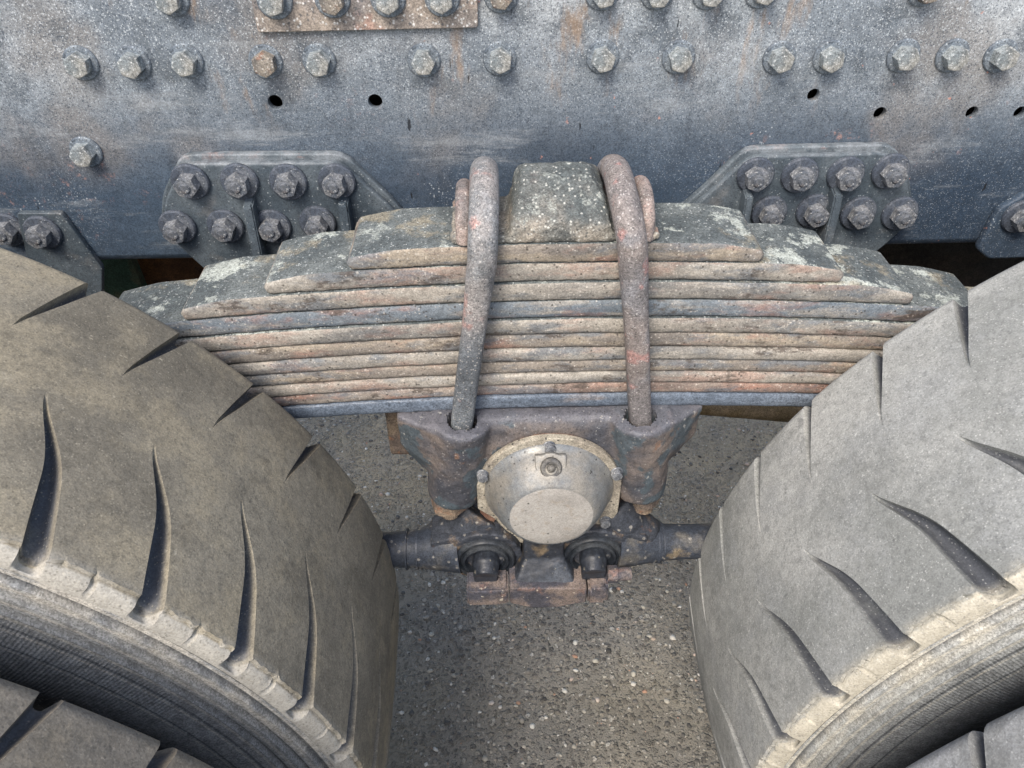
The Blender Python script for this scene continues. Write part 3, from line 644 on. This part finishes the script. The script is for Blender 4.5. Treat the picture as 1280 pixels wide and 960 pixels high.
# lower flange with its rolled bend
strip('lower_flange', [(YF, .3125), (YF + .0015, .307), (YF + .006, .3035), (YF + .012, .302), (YF + .085, .302), (YF + .085, .3105), (YF + .013, .3105), (YF + .009, .3125)], -3.0, 3.2, m_web, rail, rail.location)
strip('upper_flange', [(YF, .7205), (YF + .002, .727), (YF + .012, .73), (YF + .085, .73), (YF + .085, .722), (YF + .01, .7205)], -3.0, 3.2, m_web, rail, rail.location)
o = plate('hole_shade_panel', [(-3.0, .318), (3.2, .318), (3.2, .70), (-3.0, .70)], YF + .055, .006, m_dark, rail, bevel=.001); shift(o, rail.location)  # dark sheet added behind the web so the open holes look shaded
kit_row = bolt_kit(m_bolt, .0200, .0130, .0165, .0030, mw=m_washer)
kit_rust = bolt_kit(m_bolt2, .0200, .0130, .0165, .0030, mw=m_washer)
kit_dark = bolt_kit(m_boltd, .0215, .0135, .0200, .005, .002, mw=m_washd)
kit_dark2 = bolt_kit(m_bolt2, .0215, .0135, .0200, .005, .002, mw=m_washd)
ROW = [(-.4085, .524), (-.3583, .523), (-.3065, .524), (-.230, .5225), (-.1774, .5225), (-.0752, .522), (-.0001, .5225), (.1008, .522), (.1768, .521), (.2775, .5195), (.3277, .519), (.402, .519), (.4518, .5185), (.5018, .518), (-.4365, .434)]
for i, (x, z) in enumerate(ROW): put_bolt(kit_rust if i in (3,) else kit_row, (x + .002, YF, z + .003), rail)
TOPR = [(-.3039, 0), (.0031, 0), (.0987, 0), (.1506, 0), (.2003, 0), (.2503, .001), (.4053, .0)]
for i, (x, dz) in enumerate(TOPR): put_bolt(kit_rust if i in (1, 6) else kit_row, (x, YF, .5835 + dz), rail)
put_bolt(kit_dark, (-.5513, YF, .349), rail)
# reinforcement plate top left
rp = thing('reinforcement_plate', 'brown dusted rectangular plate bolted on the rail at the top left', 'plate', (-.12, YF - .006, .553))
o = plate('sheet', rounded([(-.2287, .5535), (-.0188, .5550), (-.0188, .66), (-.2287, .66)], .003), YF - .0062, .006, m_plate, rp, bevel=.001); shift(o, rp.location)
for x in (-.2076, -.1532, -.1016, -.052): put_bolt(kit_rust if x == -.1532 else kit_row, (x, YF - .0062, .5825), rp)

# spring stop brackets
def bracket(outline, bolts, fins, label, sgn, rusty=()):
    yb = .2215
    t = thing('mounting_bracket', label, 'bracket', (outline[0][0], yb, .31), 'bolted brackets on the frame rail')
    o = plate('backing_plate', rounded(outline, .014), yb + .0085, .010, m_brk, t, bevel=.002); shift(o, t.location)
    cxo = sum(p[0] for p in outline) / len(outline); czo = sum(p[1] for p in outline) / len(outline)
    inner = [(cxo + (x - cxo) * .965, czo + (z - czo) * .93) for x, z in outline]
    o = plate('front_plate', rounded(inner, .014), yb, .0095, m_brk, t, bevel=.0025); shift(o, t.location)
    for fx, w in fins:
        bm = bmesh.new(); hull(bm, [(fx + dx, y, z) for dx in (0, w) for y, z in ((yb + .003, .394), (yb - .018, .388), (yb - .030, .28), (yb + .003, .27))])
        bmesh.ops.bevel(bm, geom=bm.edges, offset=.0015, segments=2, affect='EDGES')
        o = obj('rib', bm, m_brk, t, 40); shift(o, t.location)
    for i, (x, z) in enumerate(bolts): put_bolt(kit_dark2 if i in rusty else kit_dark, (x + .002 * sgn, yb, z + .006), t)
    return t
bracket([(-.3334, .4361), (-.1642, .434), (-.1144, .3755), (-.07, .30), (-.07, .262), (-.318, .262), (-.3495, .305), (-.3782, .352), (-.3668, .39)],
        [(-.3296, .4049), (-.2776, .4039), (-.2271, .403), (-.1764, .402), (-.3573, .3514), (-.3045, .3523), (-.2538, .3512), (-.2041, .3531)],
        [(-.2743, .0105), (-.1736, .0105)], 'slate eight bolt bracket on the rail above the left half of the spring', 1, ())
bracket([(.2217, .385), (.2608, .4324), (.4177, .434), (.4423, .411), (.4705, .349), (.446, .310), (.40, .262), (.15, .262), (.15, .31)],
        [(.2748, .4007), (.3237, .3998), (.3738, .3988), (.4219, .4016), (.300, .356), (.3503, .3563), (.400, .3533), (.4484, .3523)],
        [(.3594, .0095), (.2629, .0085)], 'slate eight bolt bracket with pink scraped edge above the right half of the spring', -1, ())
# small corner brackets
sb = thing('corner_bracket', 'small dark angled bracket with one bolt above the left tyre', 'bracket', (-.50, .232, .31), 'small brackets at the ends of the rail')
o = plate('plate', rounded([(-.5300, .3715), (-.4827, .3705), (-.462, .300), (-.475, .262), (-.545, .262), (-.545, .30)], .003), .232, .0078, m_brk, sb, bevel=.0012); shift(o, sb.location)
put_bolt(kit_dark, (-.5105, .232, .3485), sb)
sb = thing('corner_bracket', 'bent blue bracket with one bolt at the right end of the rail', 'bracket', (.59, .232, .29), 'small brackets at the ends of the rail')
o = plate('plate', rounded([(.5655, .356), (.5885, .374), (.70, .376), (.70, .292), (.5790, .290), (.5600, .3035)], .005), .229, .0105, m_web, sb, bevel=.0025); shift(o, sb.location)
put_bolt(kit_dark, (.5915, .229, .347), sb)

# structure behind the rail, partly added to darken the gaps under the truck
inner = thing('inner_rail', 'unseen second frame rail added to keep the far side under the truck shaded', 'frame rail', (0, .95, .1))  # out of view; added and kept high to shade the far side
o = plate('web', [(-3, .30), (3.2, .30), (3.2, .72), (-3, .72)], .95, .01, m_dark, inner, bevel=.001); shift(o, inner.location)
cm = thing('crossmember', 'rust brown crossmember seen through the gap under the rail at left', 'crossmember', (-.3, .42, .05))
o = plate('web', rounded([(-.518, .10), (-.05, .10), (-.05, .30), (-.518, .30)], .01), .42, .012, m_back, cm, bevel=.002); shift(o, cm.location)
cm = thing('crossmember', 'added near black crossmember making the right gap under the rail read as shade', 'crossmember', (.6, .44, .05))  # invented member, near black so the right gap looks like deep shade
o = plate('web', rounded([(.30, .03), (1.1, .03), (1.1, .302), (.30, .302)], .01), .44, .012, m_dark, cm, bevel=.002); shift(o, cm.location)
bm = bmesh.new(); hull(bm, [(x, y, z) for x in (.30, 1.1) for y in (.33, .46) for z in (.2965, .3015)]); o = obj('top_flange', bm, m_dark, cm, 30); shift(o, cm.location)
gp = thing('green_strap', 'dull green upright strap beside the brown crossmember', 'strap', (-.54, .40, .05))
bm = bmesh.new(); hull(bm, [(x, y, z) for x, z in ((-.566, .33), (-.522, .33), (-.512, .05), (-.575, .05)) for y in (.405, .42)]); o = obj('band', bm, m_green, gp, 30); shift(o, gp.location)
ax = thing('axle_housing', 'near black round axle housing in the dark behind the right tyre', 'axle', (.738, .3, 0))
bm = tube([(.738, .14, 0), (.738, .5, 0), (.738, .62, .02), (.738, .8, .02), (.738, .9, 0)], [.06, .065, .15, .16, .08], 32); o = obj('tube', bm, m_dark, ax, 40); shift(o, ax.location)
ax = thing('axle_housing', 'near black round axle housing hidden behind the left tyre', 'axle', (-.649, .3, 0))
bm = tube([(-.649, .14, 0), (-.649, .5, 0), (-.649, .62, .02), (-.649, .8, .02), (-.649, .9, 0)], [.06, .065, .15, .16, .08], 32); o = obj('tube', bm, m_dark, ax, 40); shift(o, ax.location)
ub_ = thing('upper_torque_rod', 'dusty ochre bar seen under the right end of the spring', 'rod', (.36, .3, 0))
o = obj('tube', tube([(.10, .31, .012), (.30, .305, -.004), (.43, .30, -.013), (.70, .29, -.02)], [.010, .012, .016, .016], 16), m_tan, ub_, 60); shift(o, ub_.location)

# ------------------------------------------------------------------ leaf spring
SX = .045; K = .12
Z = [.430, .410, .390, .370, .350, .3317, .3145, .2990, .2840, .2700, .2560, .2385]
SPR = thing('leaf_spring', 'thick stack of eleven dusty steel spring leaves clamped by two U bolts', 'leaf spring', (SX, .08, .2385))
ENDS = [(-.139, .232), (-.217, .311), (-.298, .383), (-.388, .468), (-.47, .55), (-.58, .66), (-.64, .72), (-.66, .74), (-.67, .75), (-.67, .75), (-.67, .75)]
def leaf(zt, zb, x0, x1, mt, idx):
    Y0, Y1 = .040, .120; t = zt - zb
    xs = np.unique(np.concatenate([np.linspace(x0, x1, 150), x0 + np.array([0, .0008, .002, .004, .008]), x1 - np.array([0, .0008, .002, .004, .008])]))
    rings = []
    g = .0009
    for x in xs:
        zc = -K * (x - SX) ** 2
        e = min(x - x0, x1 - x); tp = min(1, e / .045) ; th = t * (.62 + .38 * (tp ** .8)) if idx < 5 else t
        tipr = 1 - (1 - min(1, e / .006)) ** 2.2 if e < .006 else 1
        top = zb + th; bot = zb + g
        mid = (top + bot) / 2; h = (top - bot) / 2 * max(.25, tipr)
        n1 = noise.noise(Vector((x * 28, idx * 7.3, 0))) ; n2 = noise.noise(Vector((x * 95, idx * 3.1, 4)))
        n3 = noise.noise(Vector((x * 60, idx * 5.1, 9)))
        yo = .0009 * n1 + .0007 * n2 + (.0006 if idx % 2 else -.0006) + (1 - tipr) * .005
        rg = []
        for k in range(9):                         # bulged front edge, top to bottom
            a = math.pi / 2 - math.pi * k / 8
            rg.append((x, Y0 + yo + .0042 * (1 - max(0, math.cos(a)) ** .5) + .0004 * noise.noise(Vector((x * 200, k, idx))), zc + mid + h * math.copysign(abs(math.sin(a)) ** .86, math.sin(a)) + .0003 * n3 * math.cos(a)))
        rg.append((x, Y1 - .004, zc + bot if tipr == 1 else zc + mid - h)); rg.append((x, Y1, zc + mid)); rg.append((x, Y1 - .004, zc + mid + h))
        for yy in (.10, .085, .07, .056):           # worn upper face
            rg.append((x, yy, zc + mid + h + .0006 * noise.noise(Vector((x * 50, yy * 50, idx)))))
        rings.append(rg)
    bm = ring_grid(rings); o = obj('leaf', bm, mt, SPR, 50); shift(o, SPR.location)
    o.data.materials.append(m_leaftop)
    if idx < 5:
        for p in o.data.polygons:
            if p.normal.z > .8: p.material_index = 1
    return o
MT = [m_leaf[1], m_leaf[0], m_leaf[0], m_leaf[2], m_leaf[0], m_leaf[1], m_leaf[0], m_leaf[1], m_leaf[0], m_leaf[3], m_leafblue]
for i in range(11):
    o = leaf(Z[i], Z[i + 1], *ENDS[i], MT[i], i)
    if i == 10: o['label'] = 'bare blue grey bottom leaf'
    if i == 3: o['label'] = 'leaf with flaking blue paint on its front edge'

# top clamp pad
pad = thing('clamp_pad', 'humped dusty casting on top of the spring between the two U bolts', 'clamp', (.045, .08, .43))
bm = bmesh.new()
hull(bm, [(x, y, z) for x in (-.046, .136) for y in (.0415, .119) for z in (.4295, .4375)])
hull(bm, [(x, y, z) for x, y, z in [(.004, .040, .43), (.095, .040, .43), (.004, .119, .43), (.095, .119, .43), (.006, .040, .4485), (.093, .040, .4485),
     (.012, .058, .462), (.087, .058, .462), (.018, .080, .474), (.078, .080, .474), (.018, .103, .477), (.078, .103, .477), (.012, .12, .466), (.088, .12, .466)]])
cut1 = bmesh.new(); 
o = cast('casting', bm, m_pad, pad, vox=.0019, it=16, rough=.0016); shift(o, pad.location)
for xl, dx in ((-.0345, 0), (.1235, .003)):
    pth = [(xl + dx * k / 12, .046 + .070 * k / 12, .437 + .0235 * math.sin(math.pi * min(1, .12 + k / 12 * .80)) ** .6) for k in range(13)]
    o = obj('guide_lip', tube([(xl, .0445, .431)] + pth + [(xl + dx, .1185, .432)], [.0072] * 15, 18), m_lip, pad, 60); shift(o, pad.location)

# U bolts
def ubolt(xt, x1, x0, mt, label, xb=None):
    t = thing('u_bolt', label, 'U bolt', (x0, .03, .235), 'U bolts clamping the spring')
    P = []; Rr_ = []; Fl = []
    def xz(z): return x0 + (x1 - x0) * (z - .235) / (.44 - .235)
    for z in np.linspace(.12, .425, 40): P.append((xz(z) , .0285 - .003 * (z > .3), z)); Rr_.append(.0126 + .0004 * max(0, min(1, (z - .36) / .06))); Fl.append(1 if z < .36 else max(0, 1 - (z - .36) / .05))
    xa = P[-1][0]
    for a in np.linspace(0, math.pi, 26)[1:-1]:
        k = math.sin(a)
        P.append((xa + (xt - xa) * min(1, k * 1.05) if a < math.pi / 2 else xt, .085 - .0595 * math.cos(a), .425 + .0440 * math.sin(a) ** .8)); Rr_.append(.0130); Fl.append(0)
    for z in np.linspace(.425, .12, 14): P.append((xt + (x0 - x1) * .9 * (.425 - z) / .2, .1445, z)); Rr_.append(.0115); Fl.append(.3)
    o = obj('rod', tube(P, Rr_, 28, flat=Fl), mt, t, 60); shift(o, t.location)
    for yy in (.0285, .1445):
        xx = xz(.12)
        bm = bmesh.new(); xx += (.002 if x0 > 0 else -.004); cyl(bm, (xx, yy, .132), (xx, yy, .106), .0175 if x0 > 0 else .0215, n=6); bmesh.ops.bevel(bm, geom=bm.edges, offset=.0012, segments=2, affect='EDGES')
        o = obj('nut', bm, m_castrust, t, 30); shift(o, t.location)
        bm = bmesh.new(); cyl(bm, (xx, yy, .107), (xx, yy, .094), .0115, n=16); o = obj('thread_end', bm, m_castrust, t, 40); shift(o, t.location)
ubolt(-.0160, -.0168, -.0452, m_ub1, 'left U bolt, slate grey lower leg with pale pink scuffs, over the spring')
ubolt(.1025, .1085, .1367, m_ub2, 'right U bolt, pinkish brown scuffed leg, over the spring')

# ------------------------------------------------------------------ trunnion saddle
sad = thing('trunnion_saddle', 'dark weathered cast saddle under the spring holding both U bolt legs', 'saddle', (.045, .08, .13))
bm = bmesh.new()
ZT = .2372
hull(bm, [(x, y, z) for x in (-.03, .12) for y in (.034, .15) for z in (.15, ZT - .001)])
hull(bm, [(-.03, .030, ZT), (.12, .030, ZT), (-.03, .06, ZT), (.12, .06, ZT), (-.03, .045, .16), (.12, .045, .16), (-.03, .022, .226), (.12, .022, .226), (-.03, .016, .17), (.12, .016, .17)])
# left lobe and ear
cyl(bm, (-.0455, .030, ZT), (-.059, .032, .126), .0310, .0300)
hull(bm, [(-.113, .036, ZT), (-.1145, .15, ZT), (-.06, .004, ZT), (-.03, .004, ZT), (-.03, .15, ZT), (-.113, .040, .190), (-.092, .036, .160), (-.07, .008, .185), (-.05, .004, .165), (-.092, .14, .160), (-.113, .14, .19), (-.03, .14, .15)])
# right lobe and ear
cyl(bm, (.1375, .030, ZT), (.1480, .032, .126), .0310, .0290)
hull(bm, [(.2045, .042, ZT), (.205, .15, ZT), (.155, .004, ZT), (.12, .004, ZT), (.12, .15, ZT), (.2035, .044, .194), (.182, .038, .165), (.162, .008, .19), (.145, .004, .165), (.19, .14, .16), (.2035, .14, .19), (.12, .14, .15)])
cutters = []
for x in (-.0449, .1364):
    cutters.append((x, .0268, .0154, .226, .016))
o = cast('casting', bm, m_cast, sad, vox=.0020, it=16, rough=.0010, cutters=cutters); shift(o, sad.location)
bm = bmesh.new(); hull(bm, [(x, y, z) for x in (-.137, -.112) for y, z in ((.10, .2), (.15, .235), (.10, .115), (.15, .115), (.10, .16))]); o = cast('rear_lug', bm, m_castrust, sad, vox=.003, it=3); shift(o, sad.location)

# ------------------------------------------------------------------ trunnion bracket below, carries hub and rods
HC = (.0445, .1470)
tb = thing('trunnion_bracket', 'dark stained arm casting behind the hub cap joining both torque rod ends', 'bracket', (.045, .06, .03))
bm = bmesh.new()
cyl(bm, (HC[0], .022, HC[1]), (HC[0], .15, HC[1]), .072, n=48)
hull(bm, [(x, y, z) for y in (.035, .095) for x, z in ((-.034, .115), (-.045, .085), (-.03, .04), (.12, .04), (.135, .075), (.122, .12))])
for sg, pts in ((-1, [(-.030, .085, .034), (-.050, .062, .026), (-.078, .044, .0270), (-.098, .038, .016)]), (1, [(.118, .085, .034), (.138, .062, .026), (.160, .044, .0270), (.182, .038, .016)])):
    for (xa, za, ra), (xb, zb, rb) in zip(pts, pts[1:]): cyl(bm, (xa, .040 if ra > .03 else .030, za), (xb, .026, zb), ra, rb, n=28)
o = cast('arm', bm, m_arm, tb, vox=.0026, it=14, rough=.001); shift(o, tb.location)

# hub cap
hub = thing('hub_cap', 'round dusty aluminium hub cap with sloped silver side and filler plug', 'hub cap', (HC[0], .012, HC[1]))
A = [(.0772 * math.cos(R(a)), .0772 * math.sin(R(a))) for a in range(18, 163, 4)]
right = [(.078, .01), (.078, -.040), (.070, -.060), (.048, -.080), (.020, -.0925), (-.005, -.0945), (-.022, -.0925)]
gask = [(-.040, -.084), (-.066, -.062), (-.0775, -.044), (-.0775, .01)]
cover = [(p[0], p[1]) for p in right] ; cover = cover[::-1] + A
cover_o = [(x + HC[0], z + HC[1]) for x, z in (A[::-1] + right + [(-.042, -.084), (-.046, -.068), (-.060, -.045), (-.0775, -.028), (-.0775, .01)])]
gask_o = [(x + HC[0], z + HC[1]) for x, z in (A[::-1] + right + gask)]
o = plate('gasket_ring', [(HC[0] + (x - HC[0]) * .975, HC[1] + (z - HC[1]) * (.96 if z > HC[1] else 1)) for x, z in gask_o], .0185, .006, m_gasket, hub, holes=[(HC[0] - .056, HC[1] - .060, .0038), (HC[0] - .071, HC[1] - .012, .003)], bevel=.001); shift(o, hub.location)
o = plate('flange', cover_o, .0105, .0078, m_flange, hub, bevel=.0014); shift(o, hub.location)
o = obj('dome', lathe([(.0695, .0110), (.0690, .0085), (.0672, .0070), (.0655, .0050), (.0640, .0015), (.0612, -.0050), (.0572, -.0125), (.0528, -.0190), (.0494, -.0233), (.0470, -.0256), (.0452, -.0268), (.0435, -.0272)], 96, (HC[0], 0, HC[1]), cap=False), m_alu, hub, 60); shift(o, hub.location)
o = obj('face', lathe([(.0437, -.0271), (.0425, -.0276), (.030, -.0278), (.012, -.0278), (.0005, -.0278)], 96, (HC[0], 0, HC[1]), cap=False), m_dustcap, hub, 60); shift(o, hub.location)
# filler boss with plug
bx, bz = HC[0] - .001, HC[1] + .0505
BT = Matrix.Translation((bx, -.0062, bz + .0025)) @ Matrix.Rotation(R(-38), 4, 'X')
bm = bmesh.new()
cyl(bm, (0, -.0065, 0), (0, .016, 0), .0152, .0172, n=40)
hull(bm, [(dx, y, z) for dx in (-.0160, .0160) for y, z in ((-.0060, .013), (-.0065, 0), (.016, .016), (.016, 0))])
bm.transform(BT); o = cast('boss', bm, m_alu, hub, vox=.0010, it=5, rough=.0002); shift(o, hub.location)
for nm, pr, nn in (('plug', [(.0110, -.0050), (.0110, -.0085), (.0098, -.0098), (.0066, -.0098), (.0060, -.0072), (.0042, -.0072)], 36), ('plug_stud', [(.0044, -.0065), (.0044, -.0100), (.0038, -.0118), (.002, -.0130), (.0004, -.0133)], 24)):
    bm = lathe(pr, nn); bm.transform(BT); o = obj(nm, bm, m_gunk, hub, 45); shift(o, hub.location)
kit_hub = bolt_kit(m_boltd, .0105, .006, .0068, .0016)
for x, z in ((-.001, .0655), (-.0705, .0265), (.0705, .0245), (.0640, -.0535)): put_bolt(kit_hub, (HC[0] + x, .0105, HC[1] + z + .001), hub)

# ------------------------------------------------------------------ torque rods and their bar
def torque_rod(cx_, sgn, xe, label, rings):
    cz_ = .046
    t = thing('torque_rod', label, 'torque rod', (cx_, .02, cz_), 'torque rods running to the axles')
    xs = [cx_ + sgn * d for d in (.03, .055, .075, .09, .12)] + [xe]
    zc = [.044, .042, .039, .038, .038, .038]
    o = obj('tube', tube([(x, .022, z) for x, z in zip(xs, zc)], [.033, .0285, .0235, .0215, .0205, .0205], 32), m_rod, t, 60); shift(o, t.location); 
    bm = bmesh.new(); cyl(bm, (cx_, .0, cz_), (cx_, .052, cz_), .0425, n=48)
    hull(bm, [(cx_ + sgn * dx, y, z) for dx, h in ((.01, .038), (.062, .024)) for y in (.004, .045) for z in (cz_ - h, cz_ + h)])
    o = cast('eye', bm, m_arm, t, vox=.0022, it=6, rough=.0009); shift(o, t.location)
    o = obj('bushing', lathe([(.0345, .004), (.0345, -.0035), (.0325, -.0055), (.0300, -.0055), (.0285, -.0025), (.0275, -.0025), (.0262, -.0065), (.0238, -.0075), (.0222, -.0055), (.0215, .0), (.0205, .001), (.015, .001)], 56, (cx_, 0, cz_)), m_rubber, t, 45); shift(o, t.location)
    for d in rings:
        o = obj('clamp_ring', lathe([(.0210, -.0014), (.0242, -.0010), (.0242, .0010), (.0210, .0014)], 32, (cx_ + sgn * d, .022, .038), 'X'), m_rod, t, 40); shift(o, t.location)
    # bar pin: round in the bush, flattened where it lies on the bar
    bm = bmesh.new(); cyl(bm, (cx_, .03, cz_), (cx_, -.012, cz_ - .001), .0155, n=28)
    cyl(bm, (cx_, -.008, cz_ - .001), (cx_, -.0215, cz_ - .006), .0148, .0140, n=28)
    hull(bm, [(cx_ + dx, y, z) for dx in (-.0135, .0135) for y, z in ((-.008, cz_ + .004), (-.022, cz_ - .006), (-.022, cz_ - .018), (-.008, cz_ - .018))])
    o = cast('bar_pin', bm, m_grease, t, vox=.0016, it=5, rough=.0005); shift(o, t.location)
torque_rod(-.0265, -1, -.62, 'left torque rod, dark with dusty top, running behind the brown tyre', (.066, .070, .075, .0795, .092))
torque_rod(.0965, 1, .71, 'right torque rod, dark with rusty top edge, running behind the pale tyre', (.060, .066, .072, .078, .084))
br = thing('pin_bar', 'dusty iron bar under the hub cap that carries both torque rod pins', 'bar', (.035, -.02, 0))
bm = bmesh.new()
hull(bm, [(x, y, z) for x, z in ((.0, .034), (.088, .030), (.088, .003), (.055, -.006), (.03, -.006), (.0, .006)) for y in (-.034, -.002)])
o = obj('bar', bm, m_purple, br, 30)
bv = o.modifiers.new('bevel', 'BEVEL'); bv.width = .0025; bv.segments = 3; shift(o, br.location)
bm = bmesh.new()
hull(bm, [(x, y, z) for x, y, z in ((.016, -.008, .03), (.064, -.008, .028), (.018, -.008, .125), (.0625, -.008, .125), (.018, .035, .125), (.0625, .035, .125), (.016, .035, .02), (.064, .035, .02))])
hull(bm, [(x, y, z) for x, y, z in ((.006, -.028, .03), (.076, -.028, .027), (.018, -.008, .055), (.063, -.008, .055), (.018, .02, .055), (.063, .02, .055), (.0, .02, .02), (.08, .02, .02))])
o = cast('post', bm, m_grease, br, vox=.0022, it=6, rough=.0008); shift(o, br.location)
for x0, x1, mm in ((-.0485, -.001, m_purple), (.0895, .1125, m_purple)):
    bm = bmesh.new(); hull(bm, [(x, y, z) for x in (x0, x1) for y in (-.0355, -.004) for z in (.004 if x0 < 0 else .002, .0315)]); bmesh.ops.bevel(bm, geom=bm.edges, offset=.0025, segments=3, affect='EDGES')
    o = obj('end_block', bm, mm, br, 40); shift(o, br.location)
bm = bmesh.new(); cyl(bm, (.1125, -.016, .031), (.125, -.016, .031), .0105, n=6); bmesh.ops.bevel(bm, geom=bm.edges, offset=.0008, segments=1, affect='EDGES'); o = obj('nut', bm, m_purple, br, 30); shift(o, br.location)
bm = bmesh.new(); cyl(bm, (.12, -.016, .031), (.140, -.016, .031), .0078, n=20); o = obj('bolt_end', bm, m_purple, br, 40); shift(o, br.location)
